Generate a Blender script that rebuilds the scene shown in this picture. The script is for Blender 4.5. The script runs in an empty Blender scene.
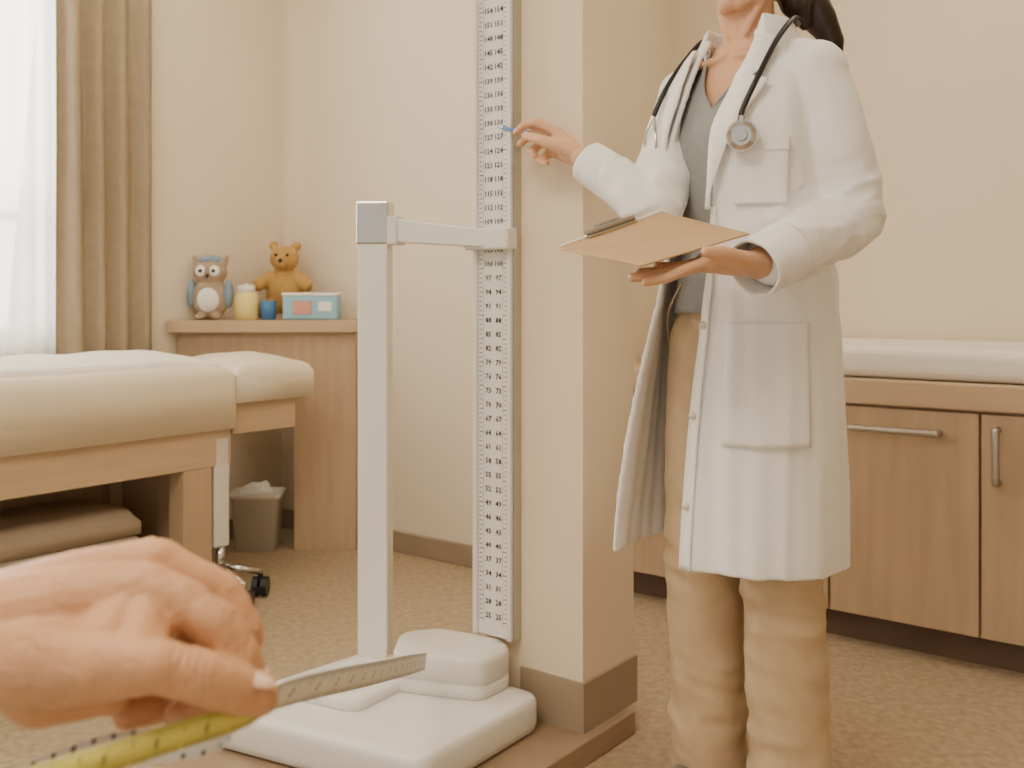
import bpy, bmesh, math, numpy as np
from mathutils import Vector, Matrix, noise
scene = bpy.context.scene
COL = scene.collection

# ------------------------------------------------------------------ helpers
def lin(c):
    return tuple(((x/255)/12.92 if x/255 <= .04045 else ((x/255+.055)/1.055)**2.4) for x in c)

def mat(name, rgb, rough=.5, metal=0, var=.06, nscale=8, bump=0, bscale=60, sss=0, stretch=(1,1,1), spec=.5, coat=0):
    m = bpy.data.materials.new(name); m.use_nodes = True
    nt = m.node_tree; b = nt.nodes['Principled BSDF']
    c = lin(rgb)
    tc = nt.nodes.new('ShaderNodeTexCoord'); mp = nt.nodes.new('ShaderNodeMapping')
    mp.inputs['Scale'].default_value = stretch
    nt.links.new(tc.outputs['Object'], mp.inputs['Vector'])
    n = nt.nodes.new('ShaderNodeTexNoise'); n.inputs['Scale'].default_value = nscale; n.inputs['Detail'].default_value = 5
    nt.links.new(mp.outputs['Vector'], n.inputs['Vector'])
    cr = nt.nodes.new('ShaderNodeValToRGB')
    cr.color_ramp.elements[0].position = .3; cr.color_ramp.elements[1].position = .7
    cr.color_ramp.elements[0].color = tuple(max(0, x*(1-var)) for x in c)+(1,)
    cr.color_ramp.elements[1].color = tuple(min(1, x*(1+var)) for x in c)+(1,)
    nt.links.new(n.outputs['Fac'], cr.inputs['Fac']); nt.links.new(cr.outputs['Color'], b.inputs['Base Color'])
    b.inputs['Roughness'].default_value = rough; b.inputs['Metallic'].default_value = metal
    b.inputs['Specular IOR Level'].default_value = spec
    if coat: b.inputs['Coat Weight'].default_value = coat
    if sss:
        b.inputs['Subsurface Weight'].default_value = sss
        b.inputs['Subsurface Radius'].default_value = (1, .4, .25)
        b.inputs['Subsurface Scale'].default_value = .005
    if bump:
        n2 = nt.nodes.new('ShaderNodeTexNoise'); n2.inputs['Scale'].default_value = bscale; n2.inputs['Detail'].default_value = 6
        nt.links.new(mp.outputs['Vector'], n2.inputs['Vector'])
        bp = nt.nodes.new('ShaderNodeBump'); bp.inputs['Strength'].default_value = bump; bp.inputs['Distance'].default_value = .01
        nt.links.new(n2.outputs['Fac'], bp.inputs['Height']); nt.links.new(bp.outputs['Normal'], b.inputs['Normal'])
    return m

M = dict(
 wall=mat('wall_paint', (233,219,195), .85, var=.015, nscale=3, bump=.05, bscale=150, spec=.2),
 pillar=mat('pillar_paint', (233,216,188), .8, var=.015, nscale=4, bump=.05, bscale=150, spec=.2),
 ceil=mat('ceiling_paint', (240,234,222), .9, var=.01, spec=.1),
 floor=mat('floor_vinyl', (170,151,122), .5, var=.2, nscale=50, bump=.05, bscale=90, spec=.35),
 base=mat('trim_taupe', (158,140,118), .5, var=.05, nscale=10),
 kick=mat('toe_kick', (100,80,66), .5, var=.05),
 wood=mat('light_oak', (187,161,130), .42, var=.08, nscale=5, stretch=(6,6,.6), spec=.35),
 woodh=mat('light_oak_rail', (196,170,137), .42, var=.06, nscale=5, stretch=(1,1,8), spec=.35),
 plinth=mat('plinth_wood', (156,132,106), .45, var=.1, nscale=8, stretch=(1,1,6)),
 pad=mat('cream_vinyl', (235,221,195), .45, var=.02, bump=.10, bscale=8, spec=.4),
 padw=mat('white_pad', (242,235,222), .6, var=.02, bump=.05, bscale=10),
 curtain=mat('curtain_fabric', (160,144,120), .9, var=.05, nscale=30, bump=.1, bscale=200, spec=.1),
 white=mat('white_enamel', (236,233,226), .32, var=.012, nscale=6, spec=.5),
 white2=mat('white_plastic', (230,226,218), .38, var=.012, nscale=6),
 chrome=mat('chrome', (200,198,194), .16, 1, var=.03),
 steel=mat('brushed_steel', (190,186,178), .35, 1, var=.05),
 mark=mat('print_dark', (50,48,46), .6, var=.02),
 dark=mat('dark_rubber', (30,29,32), .4, var=.05),
 coat=mat('coat_cotton', (249,247,244), .85, var=.008, nscale=20, bump=.12, bscale=14, spec=.15),
 shirt=mat('grey_knit', (150,150,148), .9, var=.05, nscale=60, bump=.1, bscale=150, spec=.15),
 pants=mat('khaki_cotton', (196,172,138), .85, var=.04, nscale=40, bump=.2, bscale=20, spec=.2),
 skin=mat('skin', (213,166,130), .5, var=.05, nscale=18, bump=.06, bscale=260, sss=.10, spec=.4),
 skin2=mat('skin_hand', (207,154,112), .46, var=.10, nscale=26, bump=.18, bscale=260, sss=.08, spec=.4),
 nail=mat('nail', (230,190,164), .25, var=.02),
 lips=mat('lips', (176,88,80), .4, var=.03),
 hair=mat('hair_dark', (40,26,20), .4, var=.3, nscale=30, stretch=(1,1,.1), bump=.4, bscale=60),
 board=mat('clipboard_hardboard', (188,154,112), .55, var=.05, nscale=30),
 paper=mat('paper', (242,240,234), .8, var=.01),
 yellow=mat('tape_yellow', (208,194,86), .5, var=.04, nscale=20),
 grey=mat('tape_grey', (238,236,228), .45, var=.02, nscale=20),
 blue=mat('blue_plastic', (60,110,160), .4), lblue=mat('pale_blue_box', (150,196,214), .5),
 bluegrey=mat('blue_grey_plush', (134,156,174), .95, var=.1, nscale=60, bump=.3, bscale=150),
 pink=mat('pink_print', (210,150,130), .5), yel=mat('yellow_plastic', (236,216,140), .4),
 plush=mat('plush_gold', (190,150,86), .95, var=.1, nscale=60, bump=.3, bscale=150),
 plush2=mat('plush_tan', (172,150,126), .95, var=.1, nscale=60, bump=.3, bscale=150),
 blanket=mat('folded_blanket', (164,148,126), .9, var=.05, bump=.2, bscale=20),
 bin=mat('bin_plastic', (224,218,206), .45, var=.02),
 eye=mat('eye_white', (235,232,228), .2), iris=mat('iris', (60,40,28), .2),
 shoe=mat('shoe', (120,104,88), .5),
)
def sheer_mat():
    m = bpy.data.materials.new('sheer_fabric'); m.use_nodes = True; nt = m.node_tree
    nt.nodes.clear(); o = nt.nodes.new('ShaderNodeOutputMaterial')
    t = nt.nodes.new('ShaderNodeBsdfTranslucent'); t.inputs[0].default_value = (.95,.95,.95,1)
    d = nt.nodes.new('ShaderNodeBsdfDiffuse'); d.inputs[0].default_value = (.9,.9,.9,1)
    p = nt.nodes.new('ShaderNodeBsdfTransparent')
    a = nt.nodes.new('ShaderNodeMixShader'); a.inputs[0].default_value = .4
    b = nt.nodes.new('ShaderNodeMixShader')
    n = nt.nodes.new('ShaderNodeTexNoise'); n.inputs['Scale'].default_value = 200
    mr = nt.nodes.new('ShaderNodeMapRange'); mr.inputs['To Min'].default_value = .25; mr.inputs['To Max'].default_value = .45
    nt.links.new(n.outputs['Fac'], mr.inputs['Value']); nt.links.new(mr.outputs[0], b.inputs[0])
    nt.links.new(t.outputs[0], a.inputs[1]); nt.links.new(d.outputs[0], a.inputs[2])
    nt.links.new(a.outputs[0], b.inputs[1]); nt.links.new(p.outputs[0], b.inputs[2]); nt.links.new(b.outputs[0], o.inputs[0])
    return m
M['sheer'] = sheer_mat()
def glass_mat():
    m = bpy.data.materials.new('window_glass'); m.use_nodes = True; b = m.node_tree.nodes['Principled BSDF']
    b.inputs['Transmission Weight'].default_value = 1; b.inputs['Roughness'].default_value = 0; b.inputs['IOR'].default_value = 1.05
    return m

def empty(name, loc=(0,0,0)):
    e = bpy.data.objects.new(name, None); e.empty_display_size = .1; e.location = loc; COL.objects.link(e); return e

def obj_from_bm(bm, name, m, parent=None, smooth=False):
    bmesh.ops.recalc_face_normals(bm, faces=bm.faces)
    me = bpy.data.meshes.new(name); bm.to_mesh(me); bm.free()
    o = bpy.data.objects.new(name, me); COL.objects.link(o)
    if m: me.materials.append(m)
    if smooth:
        for p in me.polygons: p.use_smooth = True
    if parent: link(o, parent)
    return o
def link(o, parent):
    o.parent = parent
    o.matrix_parent_inverse = Matrix.Translation(parent.location).inverted()

AX = Vector((.793,-.610,0)).normalized(); AY = Vector((.610,.793,0)).normalized()
def R(u, v, z=0): return AX*u + AY*v + Vector((0,0,z))

def hexa(name, pts, m, parent=None, bevel=0, seg=3):
    bm = bmesh.new(); v = [bm.verts.new(p) for p in pts]
    for f in ((0,3,2,1),(4,5,6,7),(0,1,5,4),(1,2,6,5),(2,3,7,6),(3,0,4,7)): bm.faces.new([v[i] for i in f])
    bmesh.ops.recalc_face_normals(bm, faces=bm.faces)
    if bevel: bmesh.ops.bevel(bm, geom=bm.edges[:], offset=bevel, segments=seg, affect='EDGES', profile=.5)
    return obj_from_bm(bm, name, m, parent, smooth=False)
def rbox(name, u0,u1,v0,v1,z0,z1,m,parent=None,bevel=0,seg=3):
    return hexa(name, [R(u0,v0,z0),R(u1,v0,z0),R(u1,v1,z0),R(u0,v1,z0),R(u0,v0,z1),R(u1,v0,z1),R(u1,v1,z1),R(u0,v1,z1)], m,parent,bevel,seg)
def obox(name, c, size, rot, m, parent=None, bevel=0, seg=3):
    c = Vector(c); r = Matrix.Rotation(math.radians(rot),3,'Z'); sx,sy,sz=[s/2 for s in size]
    q = [(-sx,-sy),(sx,-sy),(sx,sy),(-sx,sy)]
    pts = [c+r@Vector((a,b,-sz)) for a,b in q]+[c+r@Vector((a,b,sz)) for a,b in q]
    return hexa(name, pts, m, parent, bevel, seg)

def add_sphere(bm, c, r, seg=16, sc=(1,1,1), rot=None):
    mt = Matrix.Translation(Vector(c)) @ (rot.to_4x4() if rot else Matrix.Identity(4)) @ Matrix.Diagonal((r*sc[0],r*sc[1],r*sc[2],1))
    bmesh.ops.create_uvsphere(bm, u_segments=seg, v_segments=max(6,seg*2//3), radius=1, matrix=mt)
def add_cone(bm, a, b, ra, rb, seg=16):
    a=Vector(a); b=Vector(b); d=b-a
    if d.length<1e-6: return
    q = d.to_track_quat('Z','Y').to_matrix().to_4x4()
    bmesh.ops.create_cone(bm, cap_ends=True, segments=seg, radius1=ra, radius2=rb, depth=d.length, matrix=Matrix.Translation((a+b)/2)@q)
def tube(bm, pts, rad, seg=16, end=True):
    for i,(p,r) in enumerate(zip(pts,rad)):
        if i==len(pts)-1 and not end: break
        add_sphere(bm,p,r,seg)
    for i in range(len(pts)-1): add_cone(bm,pts[i],pts[i+1],rad[i],rad[i+1],seg)

def evaluated(o, name, m, parent=None):
    dg = bpy.context.evaluated_depsgraph_get(); dg.update()
    me = bpy.data.meshes.new_from_object(o.evaluated_get(dg))
    old = o.data; o.modifiers.clear(); o.data = me; me.name = name; bpy.data.meshes.remove(old)
    me.materials.clear(); me.materials.append(m)
    me.polygons.foreach_set('use_smooth',[True]*len(me.polygons)); me.update()
    return o
def remesh(bm, name, m, parent, voxel, it=4, fac=.5):
    o = obj_from_bm(bm, name, m, parent)
    r = o.modifiers.new('r','REMESH'); r.mode='VOXEL'; r.voxel_size=voxel
    s = o.modifiers.new('s','SMOOTH'); s.factor=fac; s.iterations=it
    return evaluated(o, name, m)
def displace(o, fn):
    me=o.data; n=len(me.vertices); co=np.zeros(n*3); no=np.zeros(n*3)
    me.vertices.foreach_get('co',co); me.vertices.foreach_get('normal',no)
    co=co.reshape(-1,3); no=no.reshape(-1,3)
    for i in range(n):
        co[i]+=no[i]*fn(Vector(co[i]))
    me.vertices.foreach_set('co',co.ravel()); me.update()

def cr(P, t):
    n=len(P)-1; t=min(max(t,0),n-1e-6); i=int(t); f=t-i
    p0=P[max(i-1,0)];p1=P[i];p2=P[i+1];p3=P[min(i+2,n)]
    return .5*((2*p1)+(-p0+p2)*f+(2*p0-5*p1+4*p2-p3)*f*f+(-p0+3*p1-3*p2+p3)*f**3)

def curve(name, pts, r, m, parent=None, radii=None):
    cu=bpy.data.curves.new(name,'CURVE'); cu.dimensions='3D'; cu.bevel_depth=r; cu.bevel_resolution=5; cu.use_fill_caps=True
    P=np.array([list(p) for p in pts]); N=(len(P)-1)*10
    sp=cu.splines.new('POLY'); sp.points.add(N)
    for k in range(N+1):
        q=cr(P,k/10); sp.points[k].co=(*q,1)
        if radii: sp.points[k].radius=float(cr(np.array(radii).reshape(-1,1),k/10)[0])
    o=bpy.data.objects.new(name,cu); COL.objects.link(o)
    dg=bpy.context.evaluated_depsgraph_get(); me=bpy.data.meshes.new_from_object(o.evaluated_get(dg))
    bpy.data.objects.remove(o); bpy.data.curves.remove(cu)
    me.materials.clear(); me.materials.append(m)
    for p in me.polygons: p.use_smooth=True
    ob=bpy.data.objects.new(name,me); COL.objects.link(ob)
    if parent: link(ob,parent)
    return ob

# ------------------------------------------------------------------ room shell
FL = rbox('floor', -3.4,1.8,-1.2,3.4,-.1,0,M['floor'])
rbox('ceiling', -3.4,1.8,-1.2,3.4,2.6,2.7,M['ceil'])
rbox('wall_back', -3.21,-1.75,2.649,3.4,0,2.6,M['wall'])
rbox('wall_right', -1.75,1.8,3.22,3.4,0,2.6,M['wall'])
rbox('wall_end', 1.8,1.9,-1.2,3.4,0,2.6,M['wall'])
wl = bmesh.new()
def addbox(bm,u0,u1,v0,v1,z0,z1):
    v=[bm.verts.new(p) for p in [R(u0,v0,z0),R(u1,v0,z0),R(u1,v1,z0),R(u0,v1,z0),R(u0,v0,z1),R(u1,v0,z1),R(u1,v1,z1),R(u0,v1,z1)]]
    for f in ((0,3,2,1),(4,5,6,7),(0,1,5,4),(1,2,6,5),(2,3,7,6),(3,0,4,7)): bm.faces.new([v[i] for i in f])
W0,W1=.55,1.74
addbox(wl,-3.36,-3.21,W1,3.4,0,2.6); addbox(wl,-3.36,-3.21,-1.2,W0,0,2.6)
addbox(wl,-3.36,-3.21,W0,W1,0,.78); addbox(wl,-3.36,-3.21,W0,W1,2.3,2.6)
obj_from_bm(wl,'wall_left',M['wall'])
win=empty('window_1', R(-3.3,1.15,1.5))
for n,a in dict(frame_bottom=(W0,W1,.78,.83),frame_top=(W0,W1,2.25,2.3),frame_l=(W0,W0+.05,.78,2.3),frame_r=(W1-.05,W1,.78,2.3),mullion=(1.40,1.44,.78,2.3),transom=(W0,W1,1.18,1.21)).items():
    rbox(n,-3.32,-3.27,a[0],a[1],a[2],a[3],M['white2'],win,.004)
rbox('pane',-3.298,-3.292,W0+.03,W1-.03,.8,2.27,glass_mat(),win)
rbox('baseboard_back', -3.2,-1.75,2.634,2.649,0,.075,M['base'],bevel=.003)
rbox('baseboard_left', -3.21,-3.195,-1.2,2.634,0,.075,M['base'],bevel=.003)

def drape(name,u,v0,v1,z0,z1,amp,wl,m,parent=None,phase=0):
    bm=bmesh.new(); n=int((v1-v0)/.006); rows=14; g=[]
    for j in range(rows+1):
        z=z0+(z1-z0)*j/rows; row=[]
        for i in range(n+1):
            v=v0+(v1-v0)*i/n
            a=amp*(.75+.35*noise.noise(Vector((v*7,0,phase+z*.4))))
            uu=u+a*math.sin(v/wl*2*math.pi+phase+.8*noise.noise(Vector((v*9,z*.8,phase))))
            row.append(bm.verts.new(R(uu,v,z)))
        g.append(row)
    for j in range(rows):
        for i in range(n): bm.faces.new((g[j][i],g[j][i+1],g[j+1][i+1],g[j+1][i]))
    o=obj_from_bm(bm,name,m,parent,True)
    s=o.modifiers.new('s','SOLIDIFY'); s.thickness=.002
    return o
drape('drape_curtain',-3.13,1.665,2.01,.02,2.44,.026,.085,M['curtain'])
drape('sheer_curtain',-3.18,.5,1.69,.03,2.44,.010,.06,M['sheer'],phase=2)
cb=bmesh.new(); add_cone(cb,R(-3.15,.45,2.47),R(-3.15,2.1,2.47),.013,.013); add_sphere(cb,R(-3.15,2.1,2.47),.025)
obj_from_bm(cb,'curtain_rod',M['steel'],None,True)

# ------------------------------------------------------------------ pillar + plinth
rbox('wall_pillar',-1.37,-1.119,1.689,1.889,.05,2.6,M['pillar'])
pb=bmesh.new(); addbox(pb,-1.272,-1.112,1.682,1.894,.05,.15)
obj_from_bm(pb,'baseboard_pillar',M['base'])
rbox('wooden_plinth',-1.66,-1.09,1.02,1.85,0,.05,M['plinth'],bevel=.004)

# ------------------------------------------------------------------ cabinet right
cab=empty('base_cabinet',R(-.5,2.9,0))
rbox('carcass',-1.74,1.2,2.69,3.215,.08,.645,M['wood'],cab)
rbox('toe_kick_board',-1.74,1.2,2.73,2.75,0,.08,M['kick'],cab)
rbox('countertop',-1.74,1.2,2.655,3.215,.647,.715,M['woodh'],cab,.006)
edges=[-1.735,-1.36,-.97,-.591,-.21,.17]
for i in range(len(edges)-1):
    rbox(f'door_panel_{i+1}',edges[i]+.003,edges[i+1]-.003,2.668,2.69,.085,.64,M['wood'],cab,.003)
def handle(n,a,b,out):
    a=Vector(a);b=Vector(b); d=(b-a)*.06
    curve(n,[a,a+out*.8+d*.3,a+out+d*1.6,b+out-d*1.6,b+out*.8-d*.3,b],.0085,M['steel'],cab)
o_=-AY*.03
handle('handle_1',R(-.905,2.668,.585),R(-.685,2.668,.585),o_)
handle('handle_2',R(-.550,2.668,.605),R(-.550,2.668,.475),o_)
handle('handle_3',R(-1.06,2.668,.6),R(-1.06,2.668,.465),o_)
rbox('exam_bench_pad',-1.3,1.2,2.665,3.21,.717,.80,M['padw'],None,.028,5)

# ------------------------------------------------------------------ bed
bed=empty('examination_bed',R(-2.8,1.2,0))
def pad(name,u0,u1,v0,v1,z0,zf,zc,m,parent,nx=24,ny=60,rd=.03,wr=.003):
    bm=bmesh.new(); g=[]
    for i in range(nx+1):
        row=[]
        for j in range(ny+1):
            a=i/nx; b=j/ny
            u=u0+(u1-u0)*a; v=v0+(v1-v0)*b
            eu=min(u-u0,u1-u); ev=min(v-v0,v1-v); e=min(eu,ev)
            dz = zf+(zc-zf)*math.sin(math.pi*min(max(a,0),1))**.6*min(1,ev/.1)**.6
            if e<rd: dz-= rd-math.sqrt(max(0,rd*rd-(rd-e)**2))
            dz+=wr*noise.noise(Vector((u*8,v*8,0)))+wr*noise.noise(Vector((u*20,v*6,4)))
            row.append(bm.verts.new(R(u,v,dz)))
        g.append(row)
    low=[[bm.verts.new(R(u0+(u1-u0)*i/nx,v0+(v1-v0)*j/ny,z0)) for j in (0,ny)] for i in range(nx+1)]
    for i in range(nx):
        for j in range(ny): bm.faces.new((g[i][j],g[i+1][j],g[i+1][j+1],g[i][j+1]))
        bm.faces.new((g[i][0],low[i][0],low[i+1][0],g[i+1][0]))
        bm.faces.new((g[i][ny],g[i+1][ny],low[i+1][1],low[i][1]))
        bm.faces.new((low[i][0],low[i][1],low[i+1][1],low[i+1][0]))
    bm.faces.new([g[0][j] for j in range(ny+1)]+[low[0][1],low[0][0]])
    bm.faces.new([g[nx][j] for j in range(ny,-1,-1)]+[low[nx][0],low[nx][1]])
    return obj_from_bm(bm,name,m,parent,True)
pad('mattress',-3.07,-2.567,.25,1.935,.524,.705,.745,M['pad'],bed,nx=40,ny=90,rd=.022)
pad('sheet',-3.05,-2.60,.27,1.90,.70,.728,.762,M['padw'],bed,nx=40,ny=90,rd=.010,wr=.006)
pad('head_pad',-2.97,-2.567,1.94,2.25,.60,.708,.745,M['pad'],bed,nx=30,ny=30,rd=.022)
rbox('head_rail',-2.95,-2.59,1.94,2.19,.50,.60,M['woodh'],bed,.004)
rbox('side_rail',-3.05,-2.585,.27,1.93,.41,.524,M['woodh'],bed,.004)
rbox('leg_1',-2.66,-2.585,1.76,1.86,0,.41,M['wood'],bed,.003)
rbox('leg_2',-3.05,-2.98,1.76,1.86,0,.41,M['wood'],bed,.003)
rbox('leg_3',-2.66,-2.585,.3,.4,0,.41,M['wood'],bed,.003)
rbox('leg_4',-3.05,-2.98,.3,.4,0,.41,M['wood'],bed,.003)
rbox('foot_bar',-2.98,-2.66,1.77,1.85,.06,.13,M['wood'],bed,.003)
rbox('end_panel',-2.98,-2.66,1.80,1.82,.13,.41,M['wood'],bed)
rbox('back_panel',-3.05,-3.03,.4,1.76,.1,.41,M['wood'],bed)
rbox('shelf',-3.03,-2.62,.4,1.76,.13,.155,M['wood'],bed,.003)
rbox('metal_column',-2.64,-2.585,1.87,1.925,.16,.50,M['bin'],bed,.006)
cbm=bmesh.new()
cc=R(-2.60,1.90,.16); add_cone(cbm,cc,cc-Vector((0,0,.08)),.014,.014)
for k,(dx,dy) in enumerate(((.11,-.13),(-.02,-.11),(.12,.02),(-.1,.03))):
    e=Vector((cc.x+dx,cc.y+dy,.075)); tube(cbm,[Vector((cc.x,cc.y,.10)),e],[.013,.009],10)
obj_from_bm(cbm,'caster_arms',M['chrome'],bed,True)
for k,(dx,dy) in enumerate(((.11,-.13),(-.02,-.11),(.12,.02),(-.1,.03))):
    wb=bmesh.new(); e=Vector((cc.x+dx,cc.y+dy,.031))
    for s in (-.014,.014):
        add_cone(wb,e+Vector((s-.009,0,0)),e+Vector((s+.009,0,0)),.03,.03,24)
    add_cone(wb,e+Vector((0,0,.0)),e+Vector((0,0,.05)),.008,.008)
    obj_from_bm(wb,f'caster_wheel_{k+1}',M['dark'],bed,False)
bl=empty('folded_blanket',R(-2.8,1.3,.155))
for k,(z0,z1,du) in enumerate(((.156,.24,0),(.235,.315,.015))):
    pad(f'fold_{k+1}',-2.98+du,-2.64-du,.85+du,1.68-du,z0,z1-.01,z1+.005,M['blanket'],bl,ny=30,rd=.035)

# ------------------------------------------------------------------ corner cabinet
cc_=empty('corner_cabinet',(-.95,3.75,0))
def prism(name,poly,z0,z1,m,parent=None,bevel=0):
    bm=bmesh.new(); lo=[bm.verts.new((x,y,z0)) for x,y in poly]; hi=[bm.verts.new((x,y,z1)) for x,y in poly]
    bm.faces.new(lo[::-1]); bm.faces.new(hi); n=len(poly)
    for i in range(n): bm.faces.new((lo[i],lo[(i+1)%n],hi[(i+1)%n],hi[i]))
    bmesh.ops.recalc_face_normals(bm,faces=bm.faces)
    if bevel: bmesh.ops.bevel(bm,geom=bm.edges[:],offset=bevel,segments=2,affect='EDGES')
    return obj_from_bm(bm,name,m,parent)
prism('desk_top',[(-1.25,3.615),(-.56,3.65),(-.56,3.765),(-.925,4.045)],.80,.845,M['woodh'],cc_,.003)
prism('pedestal',[(-.80,3.67),(-.575,3.68),(-.575,3.768),(-.80,3.94)],0,.80,M['wood'],cc_,.002)
prism('apron',[(-1.22,3.655),(-.80,3.675),(-.80,3.695),(-1.20,3.68)],.70,.80,M['wood'],cc_)
sbE=empty('storage_bin',(-.94,3.70,0))
def roundpoly(P,r,n=6):
    out=[]; m=len(P)
    for i in range(m):
        p=Vector(P[i]); a=(Vector(P[i-1])-p).normalized(); b=(Vector(P[(i+1)%m])-p).normalized()
        s=p+a*r; e=p+b*r
        for k in range(n+1):
            t=k/n; out.append((1-t)**2*s+2*t*(1-t)*p+t*t*e)
    return out
def rr(c,w,d,z,s,r=.02):
    return [Vector((p.x,p.y,z)) for p in roundpoly([(c[0]-w/2*s,c[1]-d/2*s),(c[0]+w/2*s,c[1]-d/2*s),(c[0]+w/2*s,c[1]+d/2*s),(c[0]-w/2*s,c[1]+d/2*s)],r)]
def stack(name,rings,m,parent,cap0=True,cap1=True,smooth=True):
    bm=bmesh.new(); RR=[[bm.verts.new(p) for p in r] for r in rings]; n=len(RR[0])
    for a,b in zip(RR,RR[1:]):
        for k in range(n): bm.faces.new((a[k],a[(k+1)%n],b[(k+1)%n],b[k]))
    if cap0: bm.faces.new(RR[0][::-1])
    if cap1: bm.faces.new(RR[-1])
    return obj_from_bm(bm,name,m,parent,smooth)
c0=(-.94,3.70)
stack('tub',[rr(c0,.17,.13,0,.86),rr(c0,.17,.13,.19,1),rr(c0,.17,.13,.192,1.09),rr(c0,.17,.13,.212,1.09),rr(c0,.17,.13,.214,.97),rr(c0,.17,.13,.02,.82)],M['bin'],sbE)
bm=bmesh.new(); add_sphere(bm,(-.945,3.70,.20),1,18,(.065,.045,.045)); add_sphere(bm,(-.915,3.695,.225),.025,12); add_sphere(bm,(-.975,3.70,.215),.022,12)
lb=remesh(bm,'liner_bag',M['paper'],sbE,.004,2); displace(lb,lambda p:.006*noise.noise(p*40))

T=.846
tb=empty('teddy_bear',(-.895,3.86,T))
bm=bmesh.new(); c=Vector((-.88,3.88,T+.01))
add_sphere(bm,c+Vector((0,0,.095)),.074,20,(1,.8,1.2)); add_sphere(bm,c+Vector((0,-.015,.222)),.054,20,(1.05,.9,.95))
add_sphere(bm,c+Vector((-.044,0,.272)),.019); add_sphere(bm,c+Vector((.044,0,.272)),.019)
add_sphere(bm,c+Vector((0,-.058,.208)),.025)
tube(bm,[c+Vector((-.055,-.02,.15)),c+Vector((-.09,-.05,.12))],[.027,.025]); tube(bm,[c+Vector((.055,-.02,.15)),c+Vector((.09,-.04,.12))],[.027,.025])
tube(bm,[c+Vector((-.05,-.03,.03)),c+Vector((-.07,-.08,.025))],[.034,.032]); tube(bm,[c+Vector((.05,-.03,.03)),c+Vector((.065,-.07,.025))],[.034,.032])
remesh(bm,'bear_body',M['plush'],tb,.006,3)
bm=bmesh.new()
for s in (-.022,.022): add_sphere(bm,c+Vector((s,-.062,.235)),.006,10)
add_sphere(bm,c+Vector((0,-.084,.213)),.008,10); obj_from_bm(bm,'bear_eyes_nose',M['dark'],tb,True)
pt=empty('plush_owl',(-1.10,3.69,T)); c=Vector((-1.115,3.70,T))
bm=bmesh.new()
add_sphere(bm,c+Vector((0,0,.08)),.070,20,(1.0,.6,1.15)); add_sphere(bm,c+Vector((.0,-.005,.175)),.058,20,(1.1,.7,.8))
for s in (-1,1):
    tube(bm,[c+Vector((s*.04,0,.20)),c+Vector((s*.062,0,.232))],[.020,.008])
    add_sphere(bm,c+Vector((s*.03,-.03,.012)),.018,12,(1.1,1.2,.7))
remesh(bm,'owl_body',M['plush2'],pt,.005,3)
bm=bmesh.new()
for s in (-1,1): add_sphere(bm,c+Vector((s*.068,-.005,.095)),.03,14,(.6,.9,1.8))
add_sphere(bm,c+Vector((0,0,.218)),.046,16,(1.1,.6,.45)); remesh(bm,'owl_wings',M['bluegrey'],pt,.005,2)
bm=bmesh.new()
for s in (-1,1): add_sphere(bm,c+Vector((s*.025,-.040,.18)),.020,14,(1,.4,1))
add_sphere(bm,c+Vector((0,-.030,.075)),.042,16,(1.,.45,1.1)); obj_from_bm(bm,'owl_face',M['paper'],pt,True)
bm=bmesh.new()
for s in (-1,1): add_sphere(bm,c+Vector((s*.024,-.048,.18)),.007,10)
add_cone(bm,c+Vector((0,-.040,.164)),c+Vector((0,-.058,.152)),.008,.001,10); obj_from_bm(bm,'owl_eyes_beak',M['dark'],pt,True)
def lathe(name,c,prof,m,parent=None,seg=32):
    bm=bmesh.new(); rings=[]
    for r,z in prof: rings.append([bm.verts.new((c[0]+r*math.cos(k*2*math.pi/seg),c[1]+r*math.sin(k*2*math.pi/seg),c[2]+z)) for k in range(seg)])
    for a,b in zip(rings,rings[1:]):
        for k in range(seg): bm.faces.new((a[k],a[(k+1)%seg],b[(k+1)%seg],b[k]))
    bm.faces.new(rings[0][::-1]); bm.faces.new(rings[-1]); return obj_from_bm(bm,name,m,parent,True)
bo=empty('lotion_bottle',(-.98,3.71,T))
lathe('bottle_body',(-.985,3.71,T),[(.040,0),(.044,.004),(.044,.085),(.038,.098),(.03,.102)],M['yel'],bo)
lathe('bottle_cap',(-.985,3.71,T+.102),[(.03,0),(.032,.001),(.032,.022),(.028,.026),(.006,.027),(.006,.032)],M['paper'],bo)
lathe('blue_cup',(-.905,3.715,T),[(.024,0),(.026,.002),(.031,.07),(.029,.07),(.025,.006)],M['blue'])
bx=empty('wipes_box',(-.745,3.72,T))
obox('carton',(-.745,3.725,T+.045),(.21,.06,.09),-6,M['lblue'],bx,.008)
obox('lid',(-.745,3.725,T+.094),(.215,.065,.012),-6,M['paper'],bx,.004)
obox('label',(-.775,3.695,T+.045),(.07,.004,.05),-6,M['pink'],bx)
obox('label_2',(-.69,3.687,T+.05),(.05,.004,.035),-6,M['paper'],bx)

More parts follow.
